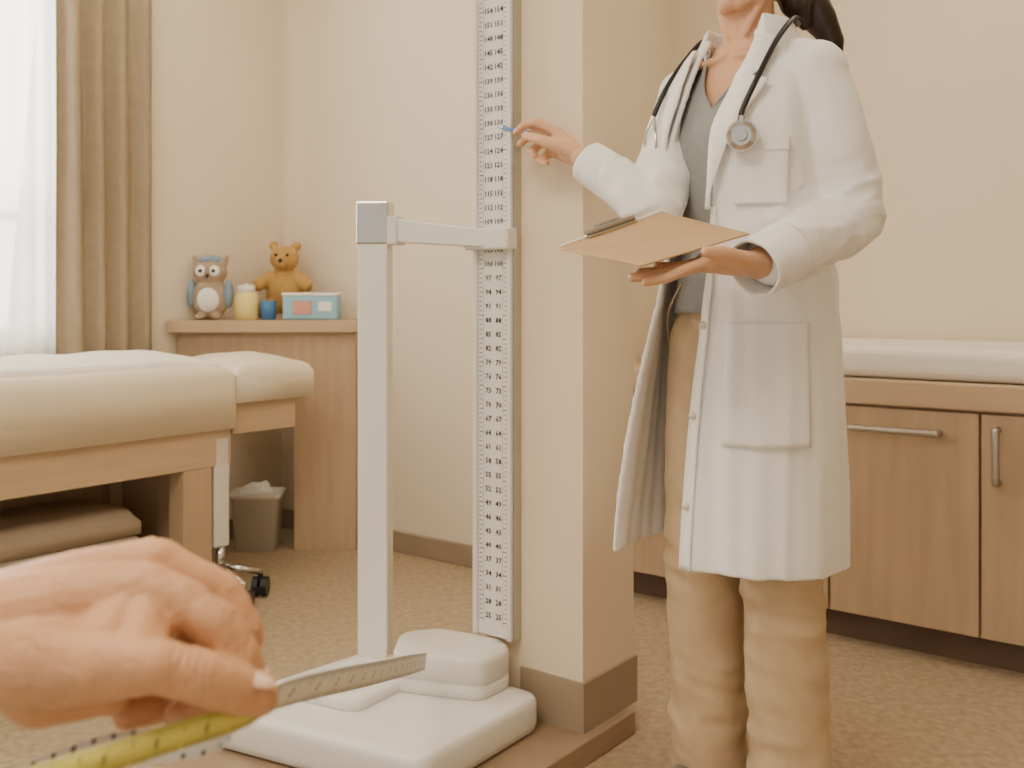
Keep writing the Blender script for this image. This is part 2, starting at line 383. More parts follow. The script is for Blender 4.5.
# ------------------------------------------------------------------ height ruler + scale
sc=empty('height_and_weight_scale',(-.2,2.05,.05))
def slab(name,P,r,prof,m,parent):
    base=roundpoly(P,r); c=sum(base,Vector((0,0)))/len(base)
    rings=[[Vector((*(p+(c-p).normalized()*inset),z)) for p in base] for inset,z in prof]
    o=stack(name,rings,m,parent); o.data.polygons[len(o.data.polygons)-1].use_smooth=False; return o
P4s=[(-.595,1.955),(-.16,1.73),(.062,2.035),(-.29,2.28)]
slab('platform',P4s,.035,[(.02,.051),(.004,.056),(0,.07),(0,.108),(.002,.115),(.006,.121),(.012,.124),(.05,.125)],M['white'],sc)
slab('foot_plate',[(-.50,2.03),(-.30,1.93),(-.19,2.10),(-.295,2.245)],.035,[(0,.122),(0,.136),(.002,.142),(.007,.146),(.04,.147)],M['white'],sc)
slab('load_cell_housing',[(-.245,2.04),(-.06,1.985),(.0,2.07),(-.02,2.125),(-.16,2.20),(-.245,2.17)],.030,[(.008,.122),(0,.128),(0,.150),(.004,.152),(.004,.156),(0,.158),(0,.194),(.003,.201),(.009,.205),(.03,.206)],M['white2'],sc)
obox('column',(-.301,2.205,.595),(.066,.060,.91),-6,M['white'],sc,.004)
obox('column_cap',(-.301,2.205,1.092),(.071,.066,.094),-6,M['chrome'],sc,.004)
hexa('headpiece_arm',[(-.262,2.175,1.05),(-.045,2.098,1.034),(-.035,2.125,1.034),(-.262,2.215,1.05),(-.262,2.175,1.102),(-.045,2.098,1.071),(-.035,2.125,1.071),(-.262,2.215,1.102)],M['white'],sc,.004)
obox('arm_joint',(-.257,2.192,1.075),(.03,.052,.062),-18,M['white2'],sc,.004)
ru=empty('wall_height_ruler',R(-1.33,1.675,.2))
rbox('board',-1.38,-1.28,1.664,1.689,.207,2.2,M['white'],ru,.002)
rbox('rail_left',-1.382,-1.370,1.656,1.666,.207,2.2,M['white2'],ru,.002)
rbox('rail_right',-1.290,-1.278,1.656,1.666,.207,2.2,M['white2'],ru,.002)
rbox('rail_edge',-1.278,-1.274,1.664,1.689,.207,2.2,M['steel'],ru)
rbox('slider_bracket',-1.388,-1.268,1.632,1.668,1.03,1.075,M['white2'],sc,.005)
bm=bmesh.new(); yf=1.6632
def quad(bm,pts):
    bm.faces.new([bm.verts.new(p) for p in pts])
k=0; z=.24
while z<2.18:
    L=.011 if k%5==0 else .007
    for (a,b) in ((-1.368,-1.368+L),(-1.292-L,-1.292)):
        quad(bm,[R(a,yf,z),R(b,yf,z),R(b,yf,z+.0016),R(a,yf,z+.0016)])
    z+=.01;k+=1
for uu in (-1.3565,-1.3045):
    quad(bm,[R(uu,yf,.23),R(uu+.0006,yf,.23),R(uu+.0006,yf,2.18),R(uu,yf,2.18)])
obj_from_bm(bm,'tick_marks',M['mark'],ru)
tot=bmesh.new()
rotm=Matrix((( AX.x,0,-AY.x,0),(AX.y,0,-AY.y,0),(0,1,0,0),(0,0,0,1)))
for i,zz in enumerate(np.arange(.25,2.16,.03)):
    cu=bpy.data.curves.new('t','FONT'); cu.body=str(int(round(zz*100)))[-3:]; cu.size=.0160; cu.offset=.0004; cu.align_x='CENTER'; cu.align_y='CENTER'; cu.resolution_u=1
    o=bpy.data.objects.new('t',cu); COL.objects.link(o)
    me=bpy.data.meshes.new_from_object(o.evaluated_get(bpy.context.evaluated_depsgraph_get()))
    for uu in (-1.343,-1.3155):
        m2=me.copy(); m2.transform(Matrix.Translation(R(uu,yf,float(zz)))@rotm); tot.from_mesh(m2); bpy.data.meshes.remove(m2)
    bpy.data.objects.remove(o); bpy.data.curves.remove(cu)
me=bpy.data.meshes.new('numerals'); tot.to_mesh(me); tot.free(); me.materials.append(M['mark'])
o=bpy.data.objects.new('numerals',me); COL.objects.link(o); link(o,ru)

# ------------------------------------------------------------------ doctor
V=Vector
DOC=empty('doctor',(.44,1.87,0))
O=Vector((.44,1.87,0)); Fd=Vector((-.75,-.66,0)).normalized(); Ld=Vector((.66,-.75,0)).normalized()
BR=Matrix((Fd,Ld,V((0,0,1)))).transposed()
def D(f,l,z): return O+Fd*f+Ld*l+Vector((0,0,z))
TZ=np.array([(.86,.10,.115,.15),(.95,.10,.10,.138),(1.03,.095,.09,.125),(1.12,.105,.09,.132),(1.22,.120,.095,.142),(1.30,.092,.09,.135),(1.36,.060,.075,.10),(1.41,.048,.06,.06)])
def tprof(z): return [float(np.interp(z,TZ[:,0],TZ[:,k])) for k in (1,2,3)]
def tpt(th,z,s=1,off=0):
    bf,bb,a=tprof(z); b=bf if math.cos(th)>0 else bb
    return D((b*s+off)*math.cos(th),(a*s+off)*math.sin(th),z)
bm=bmesh.new()
seg=40; rings=[]
zs=list(np.linspace(.86,1.40,26))
for z in zs: rings.append([bm.verts.new(tpt(k*2*math.pi/seg,z,.92)) for k in range(seg)])
for a,b in zip(rings,rings[1:]):
    for k in range(seg): bm.faces.new((a[k],a[(k+1)%seg],b[(k+1)%seg],b[k]))
bm.faces.new(rings[0][::-1]); bm.faces.new(rings[-1])
tube(bm,[D(-.015,0,1.35),D(-.01,0,1.42),D(.005,0,1.50)],[.056,.048,.048],20)
for s in (-1,1):
    tube(bm,[D(-.01,s*.03,1.385),D(-.005,s*.12,1.325)],[.028,.035])
    tube(bm,[D(.052,s*.012,1.372),D(.048,s*.085,1.365)],[.008,.008],10)
    tube(bm,[D(.045,s*.006,1.38),D(.02,s*.045,1.47)],[.007,.009],10)
Hd=Vector((-.83,-.55,0)).normalized(); Hl=Vector((-Hd.y,Hd.x,0)); Hl=-Hl if Hl.dot(Ld)<0 else Hl
tilt=math.radians(7); Hf=(Hd*math.cos(tilt)-Vector((0,0,math.sin(tilt)))).normalized(); Hu=Hf.cross(Hl).normalized()
if Hu.z<0: Hu=-Hu
HC=Vector((.450,1.866,1.572))
Hrot=Matrix((Hf,Hl,Hu)).transposed()
def H(f,l,u): return HC+Hf*f+Hl*l+Hu*u
def ell(bm,f,l,u,r,seg=24): add_sphere(bm,H(f,l,u),1,seg,r,Hrot)
ell(bm,-.012,0,.028,(.094,.074,.088),32)
ell(bm,.028,0,-.03,(.066,.060,.080),32)
ell(bm,.055,0,-.075,(.036,.036,.034))
ell(bm,.078,0,-.098,(.018,.020,.016))
for s in (-1,1):
    tube(bm,[H(.0,s*.058,-.035),H(.02,s*.05,-.075),H(.068,s*.018,-.1)],[.016,.015,.014])
    ell(bm,.055,s*.035,-.025,(.030,.024,.024)); ell(bm,-.005,s*.077,-.005,(.016,.007,.030),14)
    ell(bm,.078,s*.03,.022,(.016,.026,.008))
    ell(bm,.098,s*.011,-.036,(.010,.008,.008),12)
tube(bm,[H(.088,0,.02),H(.100,0,-.01),H(.111,0,-.032)],[.008,.009,.0105])
ell(bm,.085,0,-.062,(.014,.026,.018))
RS=D(0,-.150,1.325); RE=Vector((.262,1.83,1.095)); RW=Vector((.137,1.925,1.196))
LS=D(0,.150,1.322); LE=Vector((.588,1.752,1.075)); LW=Vector((.392,1.60,.983))
tube(bm,[RS,RE,RE.lerp(RW,.4),RW],[.036,.033,.033,.023],20)
tube(bm,[LS,LE,LE.lerp(LW,.4),LW],[.036,.033,.033,.025],20)
def finger(bm,pts,r): tube(bm,pts,[r*1.12,r*1.05,r*.96,r*.82],14)
def palm(bm,W,mcps,r):
    for p in mcps: tube(bm,[W,Vector(W).lerp(Vector(p),.5),p],[r*1.2,r*1.2,r],14)
rm=[V((.090,1.975,1.253)),V((.093,1.989,1.241)),V((.098,1.996,1.226)),V((.104,1.992,1.211))]
palm(bm,RW,rm,.0135)
finger(bm,[rm[0],V((.050,1.995,1.279)),V((.024,2.012,1.275)),V((.008,2.030,1.264))],.0092)
finger(bm,[rm[1],V((.053,2.012,1.262)),V((.029,2.026,1.252)),V((.016,2.034,1.240))],.0094)
finger(bm,[rm[2],V((.060,2.014,1.240)),V((.040,2.018,1.225)),V((.046,2.006,1.213))],.0090)
finger(bm,[rm[3],V((.073,2.004,1.218)),V((.058,2.002,1.203)),V((.068,1.990,1.197))],.0082)
tube(bm,[V((.122,1.932,1.210)),V((.094,1.945,1.222)),V((.060,1.966,1.238)),V((.028,1.996,1.252))],[.016,.0135,.0112,.009],14)
lm=[V((.305,1.540,.985)),V((.302,1.560,.984)),V((.306,1.581,.985)),V((.316,1.601,.986))]
palm(bm,LW,lm,.0170)
finger(bm,[lm[0],V((.262,1.526,.971)),V((.234,1.522,.959)),V((.204,1.523,.953))],.0095)
finger(bm,[lm[1],V((.254,1.551,.973)),V((.222,1.549,.963)),V((.186,1.549,.960))],.0096)
finger(bm,[lm[2],V((.262,1.573,.976)),V((.232,1.573,.970)),V((.202,1.573,.969))],.0090)
finger(bm,[lm[3],V((.280,1.594,.980)),V((.256,1.594,.979)),V((.232,1.595,.980))],.0080)
tube(bm,[V((.374,1.572,.982)),V((.348,1.538,.988)),V((.320,1.518,.997)),V((.293,1.508,.998))],[.020,.0155,.0118,.0092],14)
remesh(bm,'body_skin',M['skin'],DOC,.0032,3,.5)
bm=bmesh.new()
for s in (-1,1): add_sphere(bm,H(.074,s*.031,.008),.0135,16)
obj_from_bm(bm,'eyes',M['eye'],DOC,True)
bm=bmesh.new()
for s in (-1,1): add_sphere(bm,H(.0825,s*.0305,.007),.0065,12)
obj_from_bm(bm,'irises',M['iris'],DOC,True)
bm=bmesh.new()
for s in (-1,1): tube(bm,[H(.092,s*.012,.033),H(.088,s*.032,.038),H(.072,s*.052,.032)],[.003,.0032,.002],8)
obj_from_bm(bm,'eyebrows',M['hair'],DOC,True)
bm=bmesh.new()
tube(bm,[H(.088,-.022,-.064),H(.096,-.008,-.059),H(.097,0,-.061),H(.096,.008,-.059),H(.088,.022,-.064)],[.002,.0048,.0042,.0048,.002],10)
tube(bm,[H(.088,-.022,-.065),H(.096,-.008,-.070),H(.096,.008,-.070),H(.088,.022,-.065)],[.002,.0055,.0055,.002],10)
remesh(bm,'lips',M['lips'],DOC,.0012,2)
bm=bmesh.new()
ell(bm,-.024,0,.042,(.096,.082,.088),32); ell(bm,-.055,0,-.01,(.06,.074,.075),24)
for s in (-1,1): tube(bm,[H(.06,s*.03,.105),H(.045,s*.062,.07),H(.0,s*.078,.03),H(-.05,s*.072,-.01)],[.016,.016,.014,.014])
tube(bm,[H(-.09,0,.0),H(-.105,.0,-.03),V((.560,1.905,1.50)),V((.585,1.90,1.455)),V((.608,1.895,1.415)),V((.625,1.895,1.385))],[.04,.038,.036,.032,.020,.005],18)
tube(bm,[H(-.06,0.03,-.05),V((.530,1.87,1.48)),V((.550,1.875,1.44))],[.04,.030,.012])
h=remesh(bm,'hair',M['hair'],DOC,.005,5)
displace(h,lambda p:.003*noise.noise(V(((p.x-p.z*-.5)*50,p.y*50,p.z*4))))
bm=bmesh.new(); n=64; rows=40; g=[]
def ztop(th):
    a=abs(th)
    return 1.268+ min(a/.75,1)*.122
for j in range(rows+1):
    row=[]
    for k in range(n):
        th=-math.pi+2*math.pi*k/n; zt=ztop(th); z=.90+(zt-.90)*j/rows
        p=tpt(th,z,1.0,.003); q=.007*noise.noise(V((p.x*14,p.y*14,p.z*5))); row.append(bm.verts.new(p+Fd*q))
    g.append(row)
for j in range(rows):
    for k in range(n): bm.faces.new((g[j][k],g[j][(k+1)%n],g[j+1][(k+1)%n],g[j+1][k]))
o=obj_from_bm(bm,'shirt',M['shirt'],DOC,True); s=o.modifiers.new('s','SOLIDIFY'); s.thickness=.004; s.offset=0
nb=[tpt(-math.pi+2*math.pi*k/n,ztop(-math.pi+2*math.pi*k/n),1,.004) for k in range(n+1)]
curve('neckline_rib',nb,.0035,M['shirt'],DOC)
bm=bmesh.new()
add_sphere(bm,D(-.01,0,.90),1,28,(.105,.150,.12),BR)
add_sphere(bm,D(-.005,0,.97),1,28,(.095,.135,.07),BR)
for s in (-1,1):
    tube(bm,[D(.005,s*.068,.84),D(.02,s*.078,.66),D(.022,s*.084,.48),D(.005,s*.088,.28),D(-.005,s*.09,.018)],[.090,.083,.074,.071,.073],28,end=False)
pn=remesh(bm,'trousers',M['pants'],DOC,.006,5)
def pf(p):
    a=noise.noise(V((p.x*9,p.y*9,p.z*5))); b=noise.noise(V((p.x*22+5+p.z*12,p.y*22,p.z*20)))
    k=math.exp(-((p.z-.42)/.14)**2)+1.2*math.exp(-((p.z-.10)/.13)**2)
    rd=1-abs(noise.noise(V((p.x*8+p.z*7,p.y*8-p.z*5,p.z*16+3))))*2
    return .004*a+.004*b*(.4+k)+.006*(rd-.5)*k
displace(pn,pf)
curve('pocket_seam',[D(.088,-.085,.955),D(.078,-.125,.90),D(.050,-.147,.84)],.0022,M['pants'],DOC)
bm=bmesh.new()
for s in (-1,1):
    add_sphere(bm,D(.015,s*.09,.024),1,20,(.095,.040,.024),BR)
    add_sphere(bm,D(-.035,s*.09,.032),1,20,(.04,.036,.032),BR)
sh=remesh(bm,'shoes',M['shoe'],DOC,.006,4)
for v in sh.data.vertices: v.co.z=max(v.co.z,.002)
CT={
 .445:[(.156,-.024),(.156,.088),(.084,.164),(-.06,.165),(-.150,.08),(-.150,-.08),(-.085,-.190),(.04,-.218),(.148,-.205)],
 .58:[(.152,-.019),(.152,.088),(.083,.166),(-.06,.166),(-.147,.08),(-.147,-.08),(-.08,-.186),(.04,-.206),(.144,-.188)],
 .72:[(.146,-.012),(.146,.088),(.081,.166),(-.05,.166),(-.142,.08),(-.142,-.08),(-.07,-.18),(.04,-.193),(.135,-.163)],
 .90:[(.130,-.0),(.132,.08),(.075,.158),(-.05,.160),(-.13,.08),(-.13,-.08),(-.05,-.165),(.05,-.165),(.120,-.125)],
 1.05:[(.122,.01),(.122,.07),(.07,.143),(-.04,.15),(-.112,.08),(-.112,-.08),(-.04,-.15),(.06,-.145),(.115,-.09)],
 1.22:[(.136,.03),(.132,.08),(.078,.15),(-.03,.158),(-.112,.09),(-.112,-.09),(-.03,-.158),(.07,-.15),(.130,-.072)],
 1.32:[(.098,.05),(.096,.08),(.062,.135),(-.01,.145),(-.092,.09),(-.092,-.09),(-.01,-.145),(.06,-.135),(.098,-.062)],
 1.375:[(.068,.058),(.060,.072),(.035,.098),(-.01,.108),(-.078,.065),(-.078,-.065),(-.01,-.108),(.035,-.098),(.066,-.064)],
 1.415:[(.050,.055),(.042,.062),(.022,.068),(-.02,.072),(-.066,.042),(-.066,-.042),(-.02,-.072),(.022,-.068),(.046,-.058)]}
ZK=sorted(CT); CTA=np.array([CT[z] for z in ZK])
def coat_local(u,z):
    i=int(np.searchsorted(ZK,z,side='right')-1); i=min(max(i,0),len(ZK)-2)
    t=i+(z-ZK[i])/(ZK[i+1]-ZK[i]); row=cr(CTA,t); return cr(row,u)
def coat_pt(u,z,off=0):
    f,l=coat_local(u,z); r=math.hypot(f,l)
    amp=.003+.012*max(0,min(1,(.98-z)/.5))
    if z>1.3: amp*=.3
    fold=amp*noise.noise(V((u*1.7,z*1.0,3)))+amp*.5*noise.noise(V((u*4.2,z*1.0,9)))
    fold+=.004*math.exp(-((z-1.0)/.10)**2)*math.sin(z*60+u*4)*noise.noise(V((u*2,z*4,1)))*2
    fold+=.004*noise.noise(V((u*2.5+z*6,z*7,5)))*(1 if 1.0<z<1.3 else .2)
    k=(r+fold+off)/r
    return D(f*k,l*k,z)
bm=bmesh.new(); NU,NZ=120,130; g=[]
for j in range(NZ+1):
    row=[]
    for i in range(NU+1):
        u=8*i/NU; z0=.445
        z=z0+(1.415-z0)*j/NZ
        if j<16: z+= .006*math.sin(u*1.3)*(1-j/16)
        row.append(bm.verts.new(coat_pt(u,z)))
    g.append(row)
for j in range(NZ):
    for i in range(NU): bm.faces.new((g[j][i],g[j][i+1],g[j+1][i+1],g[j+1][i]))
bmesh.ops.recalc_face_normals(bm,faces=bm.faces)
bmesh.ops.solidify(bm,geom=bm.faces[:],thickness=.009)
def sleeve(bm,pts,rad,n=5):
    P=np.array([list(p)+[r] for p,r in zip(pts,rad)]); out=[cr(P,k/n) for k in range((len(P)-1)*n+1)]
    tube(bm,[V(q[:3]) for q in out],[q[3] for q in out],26,end=False)
for s in (-1,1):
    tube(bm,[D(-.018,s*.072,1.376),D(-.008,s*.112,1.354),D(-.0,s*.146,1.326)],[.028,.040,.055],20)
    tube(bm,[D(-.045,s*.06,1.37),D(-.03,s*.12,1.33)],[.022,.045],20)
RC=RE.lerp(RW,.80); LC=LE.lerp(LW,.88)+V((0,0,-.005))
sleeve(bm,[D(0,-.142,1.325),RS.lerp(RE,.5)+V((-.002,0,0)),RE+V((.0,0,-.004)),RE.lerp(RW,.45),RC],[.055,.054,.050,.045,.037])
sleeve(bm,[D(0,.142,1.322),LS.lerp(LE,.5)+V((.006,0,0)),LE+V((.006,0,-.002)),LE.lerp(LW,.45)+V((0,0,-.006)),LC],[.057,.058,.054,.051,.044])
ct=remesh(bm,'lab_coat',M['coat'],DOC,.0042,3)
def seg_t(p,a,b):
    d=b-a; t=(p-a).dot(d)/d.length_squared; t=min(max(t,0),1); return t,(p-(a+d*t)).length
def cf(p):
    for (S,E,W_) in ((RS,RE,RW),(LS,LE,LW)):
        t1,d1=seg_t(p,S,E); t2,d2=seg_t(p,E,W_)
        if min(d1,d2)<.078:
            s=t1 if d1<d2 else 1+t2
            k=.28+.95*math.exp(-((s-1)/.30)**2)+.5*math.exp(-((s-1.55)/.25)**2)
            q=V((p.x*7+p.z*5,p.y*7,p.z*13-p.x*6))
            r1=1-2*abs(noise.noise(q)); r2=1-2*abs(noise.noise(q*2.1+V((7,1,2))))
            return k*(.0080*(r1-.55)+.0032*(r2-.55))
    return .0016*noise.noise(V((p.x*10,p.y*10,p.z*5)))+.0012*(1-2*abs(noise.noise(V((p.x*12+p.z*4,p.y*12,p.z*7)))))-.0005
displace(ct,cf)
def cuff(name,a,b,r0,r1):
    ax=(b-a).normalized(); e1=ax.orthogonal().normalized(); e2=ax.cross(e1)
    bm=bmesh.new(); g=[]
    for j in range(11):
        t=j/10; c=a.lerp(b,t); r=r0+(r1-r0)*t
        g.append([bm.verts.new(c+(e1*math.cos(k*math.pi/24)+e2*math.sin(k*math.pi/24))*(r+.0022*noise.noise(V((math.cos(k*math.pi/24)*2,math.sin(k*math.pi/24)*2,t*2))))) for k in range(48)])
    for p,q in zip(g,g[1:]):
        for k in range(48): bm.faces.new((p[k],p[(k+1)%48],q[(k+1)%48],q[k]))
    o=obj_from_bm(bm,name,M['coat'],DOC,True); s=o.modifiers.new('s','SOLIDIFY'); s.thickness=.004; s.offset=0
cuff('cuff_right',RE.lerp(RW,.58),RE.lerp(RW,.93),.0425,.0385)
cuff('cuff_left',LE.lerp(LW,.70)+V((0,0,-.006)),LE.lerp(LW,1.03)+V((0,0,-.006)),.0500,.0455)
def patch(name,u0,u1,z0,z1,off,th=.004,nu=20,nz=20,shape=None,m=None):
    bm=bmesh.new(); g=[]
    for j in range(nz+1):
        row=[]
        for i in range(nu+1):
            a=i/nu; b=j/nz
            if shape: u,z=shape(a,b)
            else: u,z=u0+(u1-u0)*a,z0+(z1-z0)*b
            o_=off(a,b) if callable(off) else off
            row.append(bm.verts.new(coat_pt(u,z,o_)))
        g.append(row)
    for j in range(nz):
        for i in range(nu): bm.faces.new((g[j][i],g[j][i+1],g[j+1][i+1],g[j+1][i]))
    o=obj_from_bm(bm,name,m or M['coat'],DOC,True); s=o.modifiers.new('s','SOLIDIFY'); s.thickness=th; s.offset=0
    return o
patch('hip_pocket',.72,2.15,.675,.885,.0055)
patch('hip_pocket_hem',.72,2.15,.858,.885,.0078)
patch('breast_pocket',.90,1.88,1.09,1.20,.0055)
patch('breast_pocket_hem',.90,1.88,1.18,1.20,.0078)
patch('front_placket',.0,.28,.448,1.09,.0048,nz=60)
def lap(side):
    def sh(a,b):
        z=1.085+(1.392-1.085)*b
        w=np.interp(z,[1.085,1.14,1.24,1.305,1.312,1.325,1.392],[.02,.38,1.0,1.40,.92,1.25,1.5])
        e=-.12
        return ((e+(w-e)*a) if side>0 else 8-(e+(w-e)*a), z)
    return sh
patch('lapel_left',0,0,0,0,lambda a,b:.011+.009*math.sin(a*math.pi*.75),.005,20,60,lap(1))
patch('lapel_right',0,0,0,0,lambda a,b:.011+.009*math.sin(a*math.pi*.75),.005,20,60,lap(-1))
bm=bmesh.new(); rows=[]
prof=[(1.0,1.395),(.98,1.43),(1.02,1.442),(1.12,1.436),(1.30,1.40),(1.42,1.372)]
for s,z in prof:
    row=[]
    for i in range(61):
        u=8*i/60; f,l=coat_local(u,1.413); fade=min(1,i/8,(60-i)/8)
        zz=z-(1-fade)*.045*(1 if z>1.40 else .6); row.append(bm.verts.new(D(f*s+ .003,l*s,zz)))
    rows.append(row)
for a,b in zip(rows,rows[1:]):
    for i in range(60): bm.faces.new((a[i],a[i+1],b[i+1],b[i]))
o=obj_from_bm(bm,'collar',M['coat'],DOC,True); s=o.modifiers.new('s','SOLIDIFY'); s.thickness=.004
sb_=o.modifiers.new('ss','SUBSURF'); sb_.levels=1; sb_.render_levels=1
bm=bmesh.new()
for z in (1.04,.88,.72,.56):
    p=coat_pt(.13,z,.010); d=(p-D(0,0,z)); d.z=0; d.normalize(); add_cone(bm,p-d*.002,p+d*.003,.0075,.0065,20)
obj_from_bm(bm,'buttons',M['bin'],DOC,True)

st=empty('stethoscope',D(0,0,1.4))
curve('tube_left',[D(-.088,0,1.440),D(-.068,.065,1.440),D(-.005,.096,1.432),D(.060,.104,1.380),D(.112,.102,1.31),D(.143,.092,1.25),D(.155,.096,1.222)],.0050,M['dark'],st)
curve('tube_right',[D(-.088,0,1.440),D(-.068,-.065,1.440),D(-.005,-.096,1.432),D(.055,-.104,1.380),D(.104,-.110,1.32),D(.126,-.120,1.27)],.0050,M['dark'],st)
curve('binaural_1',[D(.126,-.120,1.27),D(.139,-.130,1.23),D(.134,-.128,1.19),D(.129,-.118,1.165)],.003,M['chrome'],st)
curve('binaural_2',[D(.126,-.120,1.27),D(.142,-.102,1.235),D(.147,-.097,1.20),D(.144,-.097,1.18)],.003,M['chrome'],st)
bm=bmesh.new(); c=D(.155,.100,1.203); nrm=(Fd*.75+Ld*.35).normalized()
add_cone(bm,c-nrm*.004,c+nrm*.004,.027,.027,32); add_cone(bm,c+nrm*.004,c+nrm*.008,.025,.017,32); add_cone(bm,c+nrm*.008,c+nrm*.013,.011,.010,24)
add_cone(bm,c+V((0,0,.020)),c+V((0,0,.034)),.006,.005,16)
obj_from_bm(bm,'chest_piece',M['chrome'],st,False)

# clipboard
cl=empty('clipboard',(.23,1.63,1.02))
p1=V((.076,1.72,1.013));p2=V((.268,1.79,1.082));p4=V((.192,1.49,.976));p3=V((.370,1.555,1.028))
nn=(p4-p1).cross(p2-p1).normalized()
if nn.z<0: nn=-nn
def slabq(name,a,b,c,d,h0,h1,m,bev=0):
    return hexa(name,[q+nn*h0 for q in (a,b,c,d)]+[q+nn*h1 for q in (a,b,c,d)],m,cl,bev,2)
def B(s,t): return (p1*(1-s)+p2*s)*(1-t)+(p4*(1-s)+p3*s)*t
slabq('board',B(0,0),B(1,0),B(1,1),B(0,1),-.0015,.0015,M['board'],.0012)
slabq('paper_stack',B(.03,-.0),B(.97,-.0),B(.97,.02),B(.03,.02),.0016,.004,M['paper'])
slabq('clip_plate',B(.25,.0),B(.75,.0),B(.72,.06),B(.28,.06),.002,.006,M['chrome'],.001)
curve('clip_spring',[B(.27,.01)+nn*.009,B(.73,.01)+nn*.009],.0045,M['chrome'],cl)
curve('clip_lever',[B(.35,.0)+nn*.008,B(.38,-.02)+nn*.012,B(.5,-.03)+nn*.014,B(.62,-.02)+nn*.012,B(.65,.0)+nn*.008],.003,M['chrome'],cl)
pe=empty('pen',(.02,2.07,1.27)); a=V((-.030,2.116,1.289)); b=V((.075,2.012,1.254)); d=(b-a)
bm=bmesh.new(); add_cone(bm,a+d*.12,b,.0042,.0042); obj_from_bm(bm,'barrel',M['blue'],pe,True)
bm=bmesh.new(); add_cone(bm,a,a+d*.13,.0012,.0042); add_cone(bm,b,b+d*.03,.003,.003); obj_from_bm(bm,'tip',M['chrome'],pe,True)

# ------------------------------------------------------------------ foreground hand
HD=empty('left_hand',(-.18,.5,.76))
bm=bmesh.new()
Wc=V((-.262,.485,.764))
tube(bm,[V((-.52,.45,.765)),V((-.36,.468,.764)),Wc+V((0,0,.004)),],[.040,.035,.028],24)
tube(bm,[V((-.52,.47,.760)),V((-.36,.488,.760)),Wc+V((0,.012,-.004)),],[.038,.034,.027],24)
mc=[V((-.178,.490,.785)),V((-.182,.514,.791)),V((-.190,.538,.786)),V((-.200,.560,.776))]
for p,r in zip(mc,(.0148,.0148,.0138,.012)):
    tube(bm,[Wc+V((.0,(p.y-.515)*.25+.006,.004)),Wc.lerp(p,.55)+V((0,0,.004)),p],[.024,.0200,r],20)
for p in mc: tube(bm,[Wc+V((0,0,-.008)),Wc.lerp(p,.5)+V((0,0,-.014)),p+V((-.012,0,-.012))],[.022,.018,.012],18)
def fing(pts,rs): tube(bm,pts,rs,20)
fing([mc[0],V((-.160,.486,.782)),V((-.143,.482,.772)),V((-.130,.480,.757)),V((-.1245,.480,.744)),V((-.1240,.480,.738))],[.0145,.0115,.0120,.0100,.0087,.0078])
fing([mc[1],V((-.150,.515,.777)),V((-.137,.508,.758)),V((-.140,.500,.740)),V((-.145,.496,.732))],[.014,.0120,.0110,.0094,.008])
fing([mc[2],V((-.158,.538,.764)),V((-.150,.527,.742)),V((-.159,.510,.724)),V((-.167,.503,.7195))],[.0132,.0115,.0108,.0092,.008])
fing([mc[3],V((-.176,.554,.752)),V((-.174,.538,.730)),V((-.185,.516,.718)),V((-.195,.508,.7180))],[.012,.0102,.0096,.0088,.0078])
tube(bm,[Wc+V((.012,-.006,-.006)),V((-.222,.470,.758)),V((-.186,.456,.762)),V((-.160,.453,.763)),V((-.143,.457,.7565)),V((-.128,.464,.7480)),V((-.118,.469,.7420))],[.024,.0220,.0165,.0124,.0124,.0112,.0082],22)
tube(bm,[V((-.225,.478,.745)),V((-.195,.480,.742))],[.020,.013])
tube(bm,[V((-.172,.460,.768)),V((-.176,.482,.778))],[.011,.012])
tube(bm,[V((-.166,.462,.768)),V((-.169,.484,.776))],[.008,.009])
tube(bm,[V((-.190,.465,.768)),V((-.185,.485,.775))],[.016,.016])
# extensor tendons on the back of the hand
for p in mc: tube(bm,[Wc+V((.02,(p.y-.515)*.3+.006,.024)),p+V((-.004,0,.0105))],[.004,.005],10)
fh=remesh(bm,'hand_and_forearm',M['skin2'],HD,.0015,3,.55)
def ff(p):
    d=.0005*noise.noise(p*90)+.0008*noise.noise(p*35)
    d+=-.0016*max(0,(1-2*abs(noise.noise(V((p.x*40,p.y*25,p.z*60)))))-.75)
    for c_,w in ((V((-.145,.45,.765)),.012),(V((-.144,.482,.783)),.011),(V((-.130,.47,.76)),.007)):
        r=(p-c_).length
        if r<w*1.7: d-=.0011*max(0,math.sin((p.x-c_.x)*1800))*math.exp(-(r/w)**2)
    return d
displace(fh,ff)
def nail(name,c,ax,upv,up,s):
    ax=ax.normalized(); upv=(upv-ax*upv.dot(ax)).normalized(); sd=ax.cross(upv)
    bm=bmesh.new(); add_sphere(bm,c+upv*up,1,24,s,Matrix((ax,sd,upv)).transposed()); obj_from_bm(bm,name,M['nail'],HD,True)
nail('thumb_nail',V((-.1215,.4665,.7445)),V((.024,.012,-.011)),V((.25,-.25,.9)),.0086,(.0082,.0060,.0018))
nail('index_nail',V((-.1235,.480,.7445)),V((.003,0,-.02)),V((1,-.2,.1)),.0074,(.0072,.0055,.0018))

